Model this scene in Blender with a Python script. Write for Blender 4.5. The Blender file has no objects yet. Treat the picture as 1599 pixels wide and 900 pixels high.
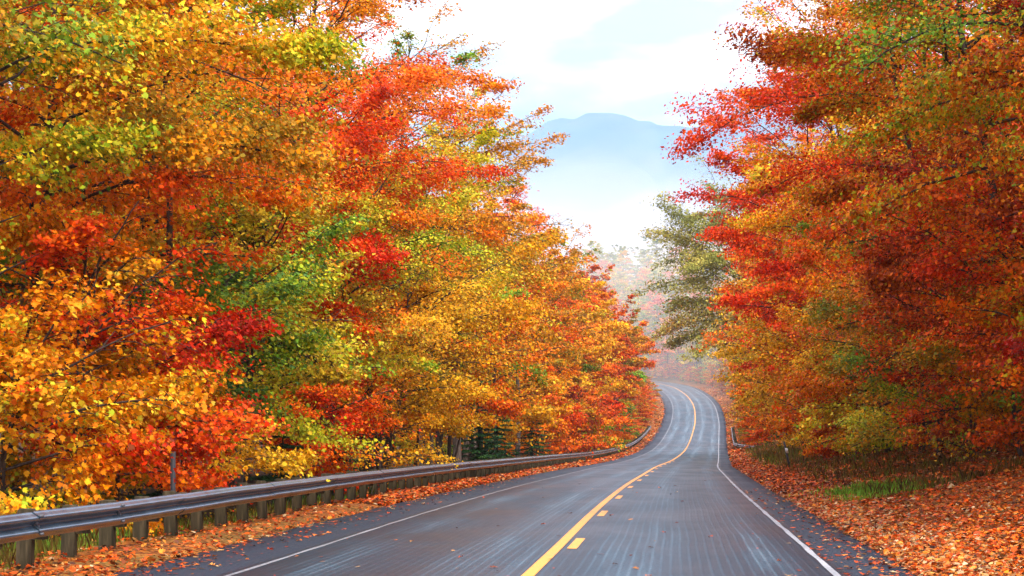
import bpy, math, random
import numpy as np
from mathutils import Vector

# ------------------------------------------------------------------ camera, sky, sun, exposure
scene = bpy.context.scene
col = scene.collection
F = 3500.0                       # focal length in photo pixels (1599 wide)
EYE = 1.60
cam_d = bpy.data.cameras.new('camera')
cam = bpy.data.objects.new('camera', cam_d); col.objects.link(cam)
cam.location = (0, 0, EYE); cam.rotation_euler = (math.radians(90), 0, 0)
cam_d.sensor_width = 36.0; cam_d.lens = F / 1599 * 36.0
cam_d.shift_y = 180 / 1599; cam_d.clip_start = 0.5; cam_d.clip_end = 12000
scene.camera = cam

scene.view_settings.view_transform = 'Standard'
scene.view_settings.look = 'None'
scene.view_settings.exposure = 1.36
scene.view_settings.gamma = 1.0
scene.cycles.volume_bounces = 1
scene.cycles.max_bounces = 7
scene.cycles.diffuse_bounces = 2
scene.cycles.transmission_bounces = 4
scene.cycles.use_denoising = True
scene.cycles.volume_step_rate = 4

SUN_EL, SUN_ROT = math.radians(50), math.radians(158)
world = bpy.data.worlds.new('World'); scene.world = world
world.use_nodes = True
nt = world.node_tree; nt.nodes.clear()
def N(nt, t, **kw):
    n = nt.nodes.new(t)
    for k, v in kw.items():
        if k in n.inputs: n.inputs[k].default_value = v
        else: setattr(n, k, v)
    return n
def ramp(nt, stops, interp='LINEAR'):
    n = nt.nodes.new('ShaderNodeValToRGB'); e = n.color_ramp.elements
    n.color_ramp.interpolation = interp
    while len(e) < len(stops): e.new(0.5)
    for i, (p, c) in enumerate(stops):
        e[i].position = p; e[i].color = (c[0], c[1], c[2], 1)
    return n
def L(nt, a, b): nt.links.new(a, b)
def mul(nt, a, b, op='MULTIPLY'):
    n = nt.nodes.new('ShaderNodeMath'); n.operation = op
    for i, v in enumerate((a, b)):
        if isinstance(v, (int, float)): n.inputs[i].default_value = v
        else: L(nt, v, n.inputs[i])
    return n.outputs[0]
def mixc(nt, fac, a, b, mode='MIX'):
    n = nt.nodes.new('ShaderNodeMix'); n.data_type = 'RGBA'; n.blend_type = mode
    for s, v in ((n.inputs[0], fac), (n.inputs[6], a), (n.inputs[7], b)):
        if isinstance(v, (int, float)): s.default_value = v
        elif isinstance(v, tuple): s.default_value = (v[0], v[1], v[2], 1)
        else: L(nt, v, s)
    return n.outputs[2]

sky = N(nt, 'ShaderNodeTexSky'); sky.sky_type = 'NISHITA'; sky.sun_disc = False
sky.sun_elevation = SUN_EL; sky.sun_rotation = SUN_ROT; sky.altitude = 300; sky.dust_density = 2.0
bg1 = N(nt, 'ShaderNodeBackground', Strength=0.05); L(nt, sky.outputs[0], bg1.inputs[0])
tc = N(nt, 'ShaderNodeTexCoord')
mp = N(nt, 'ShaderNodeMapping'); mp.inputs['Scale'].default_value = (1, 1, 3.2); mp.inputs['Location'].default_value = (0.31, 0.0, 0.12)
L(nt, tc.outputs['Generated'], mp.inputs[0])
n1 = N(nt, 'ShaderNodeTexNoise', Scale=13.0, Detail=4.0, Roughness=0.5); L(nt, mp.outputs[0], n1.inputs['Vector'])
n2 = N(nt, 'ShaderNodeTexNoise', Scale=12.0, Detail=3.0, Roughness=0.45)
mp2 = N(nt, 'ShaderNodeMapping'); mp2.inputs['Scale'].default_value = (1, 1, 3.0); mp2.inputs['Location'].default_value = (3.1, 1.7, 0.4)
L(nt, tc.outputs['Generated'], mp2.inputs[0]); L(nt, mp2.outputs[0], n2.inputs['Vector'])
r1 = ramp(nt, [(0.40, (0.62, 0.73, 0.88)), (0.49, (0.95, 1.02, 1.10)), (0.58, (1.75, 1.70, 1.64))]); L(nt, n1.outputs[0], r1.inputs[0])
r2 = ramp(nt, [(0.46, (1, 1, 1)), (0.60, (1.08, 0.78, 0.90))]); L(nt, n2.outputs[0], r2.inputs[0])
cc = mixc(nt, 1.0, r1.outputs[0], r2.outputs[0], 'MULTIPLY')
sp = N(nt, 'ShaderNodeSeparateXYZ'); L(nt, tc.outputs['Generated'], sp.inputs[0])
el = N(nt, 'ShaderNodeMapRange'); el.inputs['From Min'].default_value = 0.0; el.inputs['From Max'].default_value = 1.0
el.inputs['To Min'].default_value = 0.17; el.inputs['To Max'].default_value = 0.95
L(nt, sp.outputs[2], el.inputs[0])
bg2 = N(nt, 'ShaderNodeBackground'); L(nt, cc, bg2.inputs[0]); L(nt, el.outputs[0], bg2.inputs[1])
ad = N(nt, 'ShaderNodeAddShader'); L(nt, bg1.outputs[0], ad.inputs[0]); L(nt, bg2.outputs[0], ad.inputs[1])
wo = N(nt, 'ShaderNodeOutputWorld'); L(nt, ad.outputs[0], wo.inputs[0])

sun_d = bpy.data.lights.new('sun', 'SUN'); sun_d.energy = 1.5; sun_d.angle = math.radians(12); sun_d.color = (1.0, 0.95, 0.88)
sun = bpy.data.objects.new('sun', sun_d); col.objects.link(sun)
sd = Vector((math.sin(SUN_ROT) * math.cos(SUN_EL), math.cos(SUN_ROT) * math.cos(SUN_EL), math.sin(SUN_EL)))
sun.rotation_euler = sd.to_track_quat('Z', 'Y').to_euler()

# ------------------------------------------------------------------ helpers
def tag(o, label=None, cat=None, group=None, kind=None):
    if label: o['label'] = label
    if cat: o['category'] = cat
    if group: o['group'] = group
    if kind: o['kind'] = kind
    return o
def empty(name, loc, rz=0.0, s=1.0):
    o = bpy.data.objects.new(name, None); col.objects.link(o)
    o.location = loc; o.rotation_euler = (0, 0, rz); o.scale = (s, s, s); o.empty_display_size = 0.2
    return o
def mesh_np(name, v, faces, smooth=False, attrs=None, uv=None):
    """faces: one array (M,k) or a list of such arrays"""
    if not isinstance(faces, list): faces = [faces]
    me = bpy.data.meshes.new(name)
    v = np.asarray(v, dtype=np.float32)
    me.vertices.add(len(v)); me.vertices.foreach_set('co', v.ravel())
    loops = np.concatenate([f.ravel() for f in faces]).astype(np.int32)
    sizes = np.concatenate([np.full(len(f), f.shape[1]) for f in faces])
    starts = np.concatenate([[0], np.cumsum(sizes)[:-1]]).astype(np.int32)
    me.loops.add(len(loops)); me.loops.foreach_set('vertex_index', loops)
    me.polygons.add(len(starts)); me.polygons.foreach_set('loop_start', starts)
    me.update(calc_edges=True)
    if smooth: me.polygons.foreach_set('use_smooth', np.ones(len(starts), dtype=bool))
    for k, a in (attrs or {}).items():
        at = me.attributes.new(k, 'FLOAT', 'FACE'); at.data.foreach_set('value', np.asarray(a, dtype=np.float32))
    if uv is not None:
        l = me.uv_layers.new(name='UVMap'); l.data.foreach_set('uv', np.asarray(uv, dtype=np.float32)[loops].ravel())
    return me
def obj(name, me, m=None, parent=None):
    o = bpy.data.objects.new(name, me); col.objects.link(o)
    if m is not None: me.materials.append(m)
    if parent is not None: o.parent = parent
    return o

class MB:
    """collects boxes, tubes and loose faces into one mesh"""
    def __init__(s): s.v = []; s.q = []; s.n = 0; s.t = []
    def add(s, v, q):
        s.v.append(np.asarray(v, float)); q = np.asarray(q) + s.n
        (s.q if q.shape[1] == 4 else s.t).append(q); s.n += len(v)
    def box(s, c, d, rz=0.0, bev=0.0, tilt=None):
        x, y, z = [a / 2 for a in d]
        b = bev
        if b:
            ring = [(-x + b, -y), (x - b, -y), (x, -y + b), (x, y - b), (x - b, y), (-x + b, y), (-x, y - b), (-x, -y + b)]
            v = []; q = []
            for (zz, k) in ((-z, 1), (z - b, 1), (z, 1 - b / max(x, y))):
                v += [(px * k, py * k, zz) for px, py in ring]
            for lv in range(2):
                for i in range(8):
                    j = (i + 1) % 8; q.append((lv * 8 + i, lv * 8 + j, lv * 8 + 8 + j, lv * 8 + 8 + i))
            o = 16
            q += [(o, o + 1, o + 2, o + 7), (o + 7, o + 2, o + 3, o + 6), (o + 6, o + 3, o + 4, o + 5)]
        else:
            v = [(i, j, k) for k in (-z, z) for i, j in ((-x, -y), (x, -y), (x, y), (-x, y))]
            q = [(0, 3, 2, 1), (4, 5, 6, 7), (0, 1, 5, 4), (1, 2, 6, 5), (2, 3, 7, 6), (3, 0, 4, 7)]
        v = np.array(v); ca, sa = math.cos(rz), math.sin(rz)
        if tilt:
            t = math.tan(tilt); v[:, 0] += v[:, 2] * t
        v = np.c_[v[:, 0] * ca - v[:, 1] * sa, v[:, 0] * sa + v[:, 1] * ca, v[:, 2]] + np.array(c)
        s.add(v, q)
    def tube(s, P, R, k=6):
        P = np.asarray(P, float); n = len(P)
        T = np.gradient(P, axis=0); T /= np.linalg.norm(T, axis=1)[:, None] + 1e-9
        ref = np.where(np.abs(T[:, 2:3]) > 0.9, np.array([[1.0, 0, 0]]), np.array([[0, 0, 1.0]]))
        A = np.cross(T, ref); A /= np.linalg.norm(A, axis=1)[:, None] + 1e-9
        B = np.cross(T, A)
        a = np.arange(k) * 2 * math.pi / k
        R = np.broadcast_to(np.asarray(R, float), (n,))
        v = P[:, None, :] + R[:, None, None] * (np.cos(a)[None, :, None] * A[:, None, :] + np.sin(a)[None, :, None] * B[:, None, :])
        v = v.reshape(-1, 3)
        i = np.arange(n - 1)[:, None] * k; j = np.arange(k)[None, :]; j2 = (j + 1) % k
        q = np.stack([i + j, i + j2, i + k + j2, i + k + j], -1).reshape(-1, 4)
        s.add(v, q)
    def mesh(s, name, smooth=False):
        fs = []
        if s.q: fs.append(np.concatenate(s.q))
        if s.t: fs.append(np.concatenate(s.t))
        return mesh_np(name, np.concatenate(s.v), fs, smooth)

# ------------------------------------------------------------------ the course of the road
RP = np.array([(-2.6, -40, -0.05), (-1.9, -20, 0.02), (-1.62, 0, 0.0), (0.21, 25, -0.33), (0.55, 29.6, -0.39), (1.55, 43.5, -0.575),
      (3.4, 68, -0.96), (5.75, 97, -1.47), (8.04, 125, -1.97), (12.0, 168, -2.70), (15.9, 210, -3.15), (19.1, 245, -3.28), (23.3, 290, -2.54),
      (27.4, 335, -0.79), (30.6, 380, 1.6), (32.0, 420, 3.6), (31.9, 455, 5.1), (29.6, 480, 6.1), (25.0, 498, 6.9), (17, 513, 7.6),
      (4, 525, 8.3), (-14, 533, 9.0), (-45, 538, 10.0), (-90, 540, 12)], float)
RP[0, 0] = -4.7; RP[1, 0] = -3.15; RP[2, 0] = -1.62
def catmull(P, step=1.0):
    out = []
    for i in range(len(P) - 1):
        p0 = P[i - 1] if i else 2 * P[0] - P[1]; p1 = P[i]; p2 = P[i + 1]
        p3 = P[i + 2] if i + 2 < len(P) else 2 * P[-1] - P[-2]
        # non-uniform (centripetal-free) finite difference tangents
        d0, d1, d2 = [max(np.linalg.norm((b - a)[:2]), 1e-6) for a, b in ((p0, p1), (p1, p2), (p2, p3))]
        m1 = ((p1 - p0) / d0 * d1 + (p2 - p1) / d1 * d0) / (d0 + d1) * d1
        m2 = ((p2 - p1) / d1 * d2 + (p3 - p2) / d2 * d1) / (d1 + d2) * d1
        n = max(2, int(d1 / step)); t = np.linspace(0, 1, n, endpoint=False)[:, None]
        out.append((2 * t**3 - 3 * t**2 + 1) * p1 + (t**3 - 2 * t**2 + t) * m1 + (-2 * t**3 + 3 * t**2) * p2 + (t**3 - t**2) * m2)
    out.append(P[-1:])
    return np.concatenate(out)
CL = catmull(RP, 1.0)
TN = np.gradient(CL[:, :2], axis=0); TN /= np.linalg.norm(TN, axis=1)[:, None]
NR = np.c_[TN[:, 1], -TN[:, 0]]                       # unit vector to the right of travel
SS = np.concatenate([[0], np.cumsum(np.linalg.norm(np.diff(CL[:, :2], axis=0), axis=1))])
def at_s(s, lat=0.0, dz=0.0):
    s = np.asarray(s, float)
    c = [np.interp(s, SS, CL[:, k]) for k in range(3)]
    n = [np.interp(s, SS, NR[:, k]) for k in range(2)]
    return np.stack([c[0] + n[0] * lat, c[1] + n[1] * lat, c[2] + dz + 0 * s], -1)
def s_of_y(y): return float(np.interp(y, CL[:500, 1], SS[:500]))
def lanes(x, y):
    """signed distance to the centre line (right positive) and road height there"""
    x = np.asarray(x, float).ravel(); y = np.asarray(y, float).ravel()
    lat = np.empty(len(x)); z = np.empty(len(x)); ss = np.empty(len(x))
    for a in range(0, len(x), 20000):
        dx = x[a:a + 20000, None] - CL[None, :, 0]; dy = y[a:a + 20000, None] - CL[None, :, 1]
        i = np.argmin(dx * dx + dy * dy, axis=1); r = np.arange(len(i))
        al = dx[r, i] * TN[i, 0] + dy[r, i] * TN[i, 1]
        lat[a:a + 20000] = dx[r, i] * NR[i, 0] + dy[r, i] * NR[i, 1]
        s = SS[i] + al; ss[a:a + 20000] = s
        z[a:a + 20000] = np.interp(s, SS, CL[:, 2])
    return lat, z, ss
def fbm(x, y, f, seed=0):
    r = np.random.RandomState(seed); o = 0
    for k in range(5):
        a = r.rand() * 6.28; p = r.rand(2) * 9; ff = f * (1.7 ** k)
        o = o + (0.62 ** k) * np.sin(ff * (x * math.cos(a) + y * math.sin(a)) + p[0]) * np.sin(ff * 0.9 * (y * math.cos(a) - x * math.sin(a)) + p[1])
    return o
PROFX = [-300, -60, -25, -14, -9, -7.2, -6.3, -5.2, -4.75, 4.25, 4.7, 5.6, 7, 10, 14, 20, 45, 300]
PROFZ = [6.0, 2.2, -0.2, -1.0, -0.75, -0.25, 0.0, 0.02, -0.12, -0.12, 0.03, 0.12, 0.38, 1.15, 2.25, 3.4, 6.0, 30]
def ground(x, y):
    shp = np.shape(x)
    lat, z, ss = lanes(x, y); x = np.ravel(x); y = np.ravel(y)
    h = z + np.interp(lat, PROFX, PROFZ)
    away = np.clip((np.abs(lat) - 5.0) / 6, 0, 1)
    h = h + away * 0.22 * fbm(x, y, 0.35, 3) + np.clip((np.abs(lat) - 4.9) / 1.5, 0, 1) * 0.035 * fbm(x, y, 2.2, 5)
    hill = np.clip((y - 500) / 260, 0, 1); hill = hill * hill * (3 - 2 * hill)
    h = h + hill * 13 * np.clip((np.abs(lat) - 6) / 14, 0, 1)
    return h.reshape(shp)
def gpt(x, y): return float(ground(np.array([x]), np.array([y]))[0])

# ------------------------------------------------------------------ materials
def new_mat(name):
    m = bpy.data.materials.new(name); m.use_nodes = True; m.node_tree.nodes.clear(); return m, m.node_tree
def out(nt, sh):
    o = N(nt, 'ShaderNodeOutputMaterial'); L(nt, sh, o.inputs[0])
def principled(nt, **kw):
    return N(nt, 'ShaderNodeBsdfPrincipled', **kw)

def leaf_material(name, stops, trans=0.28, rough=0.5, jitter=True):
    m, nt = new_mat(name)
    a = N(nt, 'ShaderNodeAttribute'); a.attribute_name = 'hue'
    b = N(nt, 'ShaderNodeAttribute'); b.attribute_name = 'val'
    fac = a.outputs['Fac']
    if jitter:
        oi = N(nt, 'ShaderNodeObjectInfo')
        fac = mul(nt, mul(nt, mul(nt, oi.outputs['Random'], 0.5, 'SUBTRACT'), 0.16), fac, 'ADD')
    r = ramp(nt, stops); L(nt, fac, r.inputs[0])
    vm = N(nt, 'ShaderNodeVectorMath'); vm.operation = 'SCALE'
    L(nt, r.outputs[0], vm.inputs[0]); L(nt, b.outputs['Fac'], vm.inputs['Scale'])
    p = principled(nt, Roughness=rough); p.inputs['Specular IOR Level'].default_value = 0.12
    L(nt, vm.outputs[0], p.inputs['Base Color'])
    t = N(nt, 'ShaderNodeBsdfTranslucent'); L(nt, vm.outputs[0], t.inputs[0])
    mx = N(nt, 'ShaderNodeMixShader'); mx.inputs[0].default_value = trans
    L(nt, p.outputs[0], mx.inputs[1]); L(nt, t.outputs[0], mx.inputs[2]); out(nt, mx.outputs[0])
    return m
RED = (.86, .045, .004); CRIM = (.52, .018, .004); ORED = (.90, .11, .004); ORAN = (.95, .22, .004); GOLD = (.95, .40, .005)
YELL = (.95, .62, .03); LIME = (.62, .64, .02); GREEN = (.17, .36, .02); OLIV = (.40, .30, .02); RUST = (.54, .095, .006)
MARO = (.26, .022, .004); DEEP = (.03, .09, .02); TEAL = (.07, .22, .08); BRON = (.50, .19, .012)
PAL = {
 'gold':   [(0, OLIV), (.25, GOLD), (.5, YELL), (.7, GOLD), (.88, ORAN), (1, RED)],
 'golive': [(0, GREEN), (.3, OLIV), (.5, GOLD), (.65, BRON), (.8, GOLD), (.9, ORAN), (1, RUST)],
 'mix':    [(0, GREEN), (.2, LIME), (.38, YELL), (.52, GOLD), (.68, ORAN), (.82, GOLD), (.93, ORED), (1, RED)],
 'red':    [(0, ORAN), (.3, ORED), (.6, RED), (.85, RED), (1, CRIM)],
 'redmix': [(0, LIME), (.12, GOLD), (.25, ORAN), (.5, ORED), (.75, RED), (1, CRIM)],
 'orange': [(0, OLIV), (.2, GOLD), (.5, ORAN), (.8, ORED), (1, RED)],
 'rust':   [(0, GREEN), (.12, LIME), (.24, ORAN), (.45, RUST), (.7, ORED), (.88, MARO), (1, CRIM)],
 'maroon': [(0, GREEN), (.15, LIME), (.32, ORAN), (.5, RUST), (.75, MARO), (1, CRIM)],
 'yellow': [(0, LIME), (.3, YELL), (.6, GOLD), (.85, YELL), (1, ORAN)],
 'green':  [(0, DEEP), (.3, GREEN), (.6, LIME), (.85, YELL), (1, GOLD)],
 'teal':   [(0, DEEP), (.3, (.09, .22, .05)), (.6, GREEN), (.85, LIME), (1, YELL)],
 'lime':   [(0, GREEN), (.35, LIME), (.65, YELL), (.85, OLIV), (1, ORAN)],
 'oak':    [(0, (.20, .22, .04)), (.35, (.38, .38, .07)), (.65, (.52, .44, .09)), (.9, (.50, .36, .08)), (1, BRON)],
 'fir':    [(0, (.012, .045, .015)), (.6, (.03, .10, .03)), (1, (.08, .20, .04))],
}
LEAF = {k: leaf_material('leaves_' + k, v) for k, v in PAL.items()}
LITTER = leaf_material('fallen_leaf', [(0, (.05, .02, .01)), (.22, (.16, .04, .01)), (.36, (.52, .07, .006)), (.55, (.78, .10, .006)), (.7, (.74, .23, .02)), (.88, (.50, .26, .07)), (1, (.60, .42, .22))], 0.15, 0.45, False)
GRASS = leaf_material('verge_grass', [(0, (.10, .055, .02)), (.3, (.24, .14, .03)), (.55, (.22, .20, .03)), (.8, (.18, .38, .03)), (1, (.34, .78, .07))], 0.3, 0.5, False)

def bark_material(name, c1, c2):
    m, nt = new_mat(name)
    tc = N(nt, 'ShaderNodeTexCoord'); mp = N(nt, 'ShaderNodeMapping'); mp.inputs['Scale'].default_value = (9, 9, 1.6)
    L(nt, tc.outputs['Object'], mp.inputs[0])
    n = N(nt, 'ShaderNodeTexNoise', Scale=1.6, Detail=6.0, Roughness=0.65); L(nt, mp.outputs[0], n.inputs['Vector'])
    r = ramp(nt, [(.35, c1), (.65, c2)]); L(nt, n.outputs[0], r.inputs[0])
    p = principled(nt, Roughness=0.85); p.inputs['Specular IOR Level'].default_value = 0.1; L(nt, r.outputs[0], p.inputs['Base Color'])
    bp = N(nt, 'ShaderNodeBump', Strength=0.5, Distance=0.03); L(nt, n.outputs[0], bp.inputs['Height']); L(nt, bp.outputs[0], p.inputs['Normal'])
    out(nt, p.outputs[0]); return m
BARK = bark_material('bark_dark', (.022, .016, .013), (.09, .065, .05))
BARKG = bark_material('bark_grey', (.07, .055, .045), (.26, .21, .17))

SS_DIP = s_of_y(205) 
def mat_road():
    m, nt = new_mat('wet_asphalt')
    uv = N(nt, 'ShaderNodeUVMap'); uv.uv_map = 'UVMap'
    def noise(sx, sy, sc, det=4.0, ro=0.55, off=0.0):
        mp = N(nt, 'ShaderNodeMapping'); mp.inputs['Scale'].default_value = (sx, sy, 1); mp.inputs['Location'].default_value = (off, off * 1.7, off)
        L(nt, uv.outputs[0], mp.inputs[0])
        n = N(nt, 'ShaderNodeTexNoise', Scale=sc, Detail=det, Roughness=ro); L(nt, mp.outputs[0], n.inputs['Vector'])
        return n.outputs[0]
    streak = noise(1.0, 0.02, 2.2, 6.0, 0.7)
    fine = noise(1, .45, 20.0, 5.0, 0.85, 3.0)
    patch = noise(0.35, 0.09, 1.3, 4.0, 0.6, 7.0)
    sx = N(nt, 'ShaderNodeSeparateXYZ'); L(nt, uv.outputs[0], sx.inputs[0]); u = sx.outputs[0]; v = sx.outputs[1]
    # wavering paver marks that run with the road
    wob = noise(0.12, 0.10, 1.0, 3.0, 0.6, 11.0)
    ph = mul(nt, mul(nt, u, 52.0), mul(nt, wob, 5.0), 'ADD')
    si = N(nt, 'ShaderNodeMath'); si.operation = 'SINE'; L(nt, ph, si.inputs[0])
    marks = mul(nt, mul(nt, si.outputs[0], 0.5), 0.5, 'ADD')
    mk = N(nt, 'ShaderNodeMapRange'); mk.inputs['From Min'].default_value = 0.62; mk.inputs['From Max'].default_value = 1.0; L(nt, marks, mk.inputs[0])
    mkm = mul(nt, mk.outputs[0], noise(0.8, 0.05, 1.2, 3.0, 0.6, 21.0))
    # polished, paler wheel paths
    def band(c, w):
        d = mul(nt, mul(nt, mul(nt, u, c, 'SUBTRACT'), 1.0 / w), 1.0, 'MULTIPLY')
        d2 = mul(nt, d, d); e = N(nt, 'ShaderNodeMath'); e.operation = 'POWER'; e.inputs[0].default_value = 2.718
        L(nt, mul(nt, d2, -1.0), e.inputs[1]); return e.outputs[0]
    bands = mul(nt, mul(nt, mul(nt, band(1.15, 0.38), band(2.75, 0.30), 'ADD'), mul(nt, band(-1.0, 0.4), band(-2.6, 0.35), 'ADD'), 'ADD'), mul(nt, band(-0.28, 0.14), 0.0, 'ADD'), 'ADD')
    f = mul(nt, mul(nt, mul(nt, bands, streak), 0.72), 0.0, 'ADD')
    f = mul(nt, f, mul(nt, mkm, 0.44), 'ADD')
    f = mul(nt, f, mul(nt, mul(nt, streak, 0.5, 'SUBTRACT'), 1.0), 'ADD')
    f = mul(nt, f, mul(nt, mul(nt, patch, 0.5, 'SUBTRACT'), 1.2), 'ADD')
    f = mul(nt, f, mul(nt, mul(nt, fine, 0.5, 'SUBTRACT'), 1.7), 'ADD')
    far_pale = N(nt, 'ShaderNodeMapRange'); far_pale.inputs['From Min'].default_value = SS_DIP; far_pale.inputs['From Max'].default_value = SS_DIP + 6; L(nt, v, far_pale.inputs[0])
    f = mul(nt, f, mul(nt, far_pale.outputs[0], 0.22), 'ADD')  # asphalt colour turns paler beyond the dip
    r = ramp(nt, [(0.0, (.001, .010, .019)), (.3, (.003, .024, .042)), (.6, (.024, .066, .096)), (1.0, (.13, .19, .225))]); L(nt, f, r.inputs[0])
    # the untravelled shoulder is darker and coarser
    ab = N(nt, 'ShaderNodeMath'); ab.operation = 'ABSOLUTE'; L(nt, u, ab.inputs[0])
    sh = N(nt, 'ShaderNodeMapRange'); sh.inputs['From Min'].default_value = 3.55; sh.inputs['From Max'].default_value = 3.68; L(nt, ab.outputs[0], sh.inputs[0])
    r2 = ramp(nt, [(0.25, (.003, .009, .018)), (.5, (.007, .020, .036)), (.85, (.10, .13, .16))])
    L(nt, noise(1, 1, 22.0, 4.0, 0.8, 5.0), r2.inputs[0])
    c = mixc(nt, sh.outputs[0], r.outputs[0], r2.outputs[0])
    p = principled(nt); L(nt, c, p.inputs['Base Color'])
    rr = N(nt, 'ShaderNodeMapRange'); rr.inputs['From Min'].default_value = .25; rr.inputs['From Max'].default_value = .75
    rr.inputs['To Min'].default_value = .31; rr.inputs['To Max'].default_value = .50; L(nt, patch, rr.inputs[0])
    L(nt, mul(nt, rr.outputs[0], mul(nt, sh.outputs[0], 0.15), 'ADD'), p.inputs['Roughness']); p.inputs['Specular IOR Level'].default_value = 0.17
    bp = N(nt, 'ShaderNodeBump', Strength=0.25, Distance=0.01)
    L(nt, mul(nt, fine, mul(nt, mk.outputs[0], 0.5), 'ADD'), bp.inputs['Height']); L(nt, bp.outputs[0], p.inputs['Normal'])
    out(nt, p.outputs[0]); return m
def mat_paint(name, c, worn):
    m, nt = new_mat(name)
    uv = N(nt, 'ShaderNodeUVMap'); uv.uv_map = 'UVMap'
    n = N(nt, 'ShaderNodeTexNoise', Scale=9.0, Detail=6.0, Roughness=0.75); L(nt, uv.outputs[0], n.inputs['Vector'])
    n2 = N(nt, 'ShaderNodeTexNoise', Scale=0.5, Detail=3.0); L(nt, uv.outputs[0], n2.inputs['Vector'])
    f = N(nt, 'ShaderNodeMapRange'); f.inputs['From Min'].default_value = .57 - worn; f.inputs['From Max'].default_value = .72 - worn
    L(nt, mul(nt, mul(nt, n.outputs[0], 0.7), mul(nt, n2.outputs[0], 0.3), 'ADD'), f.inputs[0])
    cc = mixc(nt, mul(nt, f.outputs[0], 0.75), c, (.07, .075, .08))
    p = principled(nt, Roughness=0.5); L(nt, cc, p.inputs['Base Color']); out(nt, p.outputs[0]); return m
def mat_ground():
    m, nt = new_mat('leaf_litter_ground')
    geo = N(nt, 'ShaderNodeNewGeometry')
    vo = N(nt, 'ShaderNodeTexVoronoi', Scale=13.0); L(nt, geo.outputs['Position'], vo.inputs['Vector'])
    sep = N(nt, 'ShaderNodeSeparateColor'); L(nt, vo.outputs['Color'], sep.inputs[0])
    n = N(nt, 'ShaderNodeTexNoise', Scale=0.9, Detail=5.0, Roughness=0.6); L(nt, geo.outputs['Position'], n.inputs['Vector'])
    f = mul(nt, mul(nt, sep.outputs[0], 0.65), mul(nt, n.outputs[0], 0.35), 'ADD')
    r = ramp(nt, [(.1, (.05, .025, .012)), (.35, (.13, .05, .018)), (.55, (.30, .08, .015)), (.75, (.42, .14, .02)), (.95, (.45, .26, .07))]); L(nt, f, r.inputs[0])
    n2 = N(nt, 'ShaderNodeTexNoise', Scale=0.35, Detail=4.0); L(nt, geo.outputs['Position'], n2.inputs['Vector'])
    g = N(nt, 'ShaderNodeMapRange'); g.inputs['From Min'].default_value = .5; g.inputs['From Max'].default_value = .62; L(nt, n2.outputs[0], g.inputs[0])
    c = mixc(nt, mul(nt, g.outputs[0], 0.5), r.outputs[0], (.10, .10, .025))
    sy = N(nt, 'ShaderNodeSeparateXYZ'); L(nt, geo.outputs['Position'], sy.inputs[0])
    fy = N(nt, 'ShaderNodeMapRange'); fy.inputs['From Min'].default_value = 440; fy.inputs['From Max'].default_value = 500; L(nt, sy.outputs[1], fy.inputs[0])
    c = mixc(nt, fy.outputs[0], c, (.05, .05, .02))
    fa = N(nt, 'ShaderNodeAttribute'); fa.attribute_name = 'mould_shade'; c = mixc(nt, mul(nt, fa.outputs['Fac'], .85), c, (.022, .014, .008))  # brown mould, darkened further to paint in the shade inside the wood
    p = principled(nt, Roughness=0.9); p.inputs['Specular IOR Level'].default_value = 0.08; L(nt, c, p.inputs['Base Color'])
    bp = N(nt, 'ShaderNodeBump', Strength=0.7, Distance=0.05); L(nt, vo.outputs['Distance'], bp.inputs['Height']); L(nt, bp.outputs[0], p.inputs['Normal'])
    out(nt, p.outputs[0]); return m
def mat_metal():
    m, nt = new_mat('galvanised_steel')
    tc = N(nt, 'ShaderNodeTexCoord')
    n = N(nt, 'ShaderNodeTexNoise', Scale=2.2, Detail=6.0, Roughness=0.7); L(nt, tc.outputs['Object'], n.inputs['Vector'])
    r = ramp(nt, [(.3, (.04, .08, .12)), (.55, (.09, .16, .22)), (.75, (.17, .27, .35))]); L(nt, n.outputs[0], r.inputs[0])
    p = principled(nt, Metallic=0.6); L(nt, r.outputs[0], p.inputs['Base Color'])
    rr = N(nt, 'ShaderNodeMapRange'); rr.inputs['To Min'].default_value = .18; rr.inputs['To Max'].default_value = .30; L(nt, n.outputs[0], rr.inputs[0])
    L(nt, rr.outputs[0], p.inputs['Roughness']); out(nt, p.outputs[0]); return m
def mat_wood():
    m, nt = new_mat('weathered_post_wood')
    geo = N(nt, 'ShaderNodeNewGeometry'); mp = N(nt, 'ShaderNodeMapping'); mp.inputs['Scale'].default_value = (14, 14, 1.2)
    L(nt, geo.outputs['Position'], mp.inputs[0])
    n = N(nt, 'ShaderNodeTexNoise', Scale=1.5, Detail=6.0, Roughness=0.7); L(nt, mp.outputs[0], n.inputs['Vector'])
    n2 = N(nt, 'ShaderNodeTexNoise', Scale=2.2, Detail=3.0); L(nt, geo.outputs['Position'], n2.inputs['Vector'])
    r = ramp(nt, [(.3, (.010, .007, .004)), (.5, (.040, .028, .015)), (.7, (.11, .078, .042))]); L(nt, n.outputs[0], r.inputs[0])
    c = mixc(nt, mul(nt, n2.outputs[0], 0.5), r.outputs[0], (.05, .045, .018))
    p = principled(nt, Roughness=0.85); p.inputs['Specular IOR Level'].default_value = 0.15; L(nt, c, p.inputs['Base Color']); out(nt, p.outputs[0]); return m
def mat_plain(name, c, rough=0.6):
    m, nt = new_mat(name)
    tc = N(nt, 'ShaderNodeTexCoord'); n = N(nt, 'ShaderNodeTexNoise', Scale=6.0, Detail=4.0); L(nt, tc.outputs['Object'], n.inputs['Vector'])
    cc = mixc(nt, n.outputs[0], tuple(a * 0.7 for a in c), tuple(min(1, a * 1.25) for a in c))
    p = principled(nt, Roughness=rough); L(nt, cc, p.inputs['Base Color']); out(nt, p.outputs[0]); return m
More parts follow.
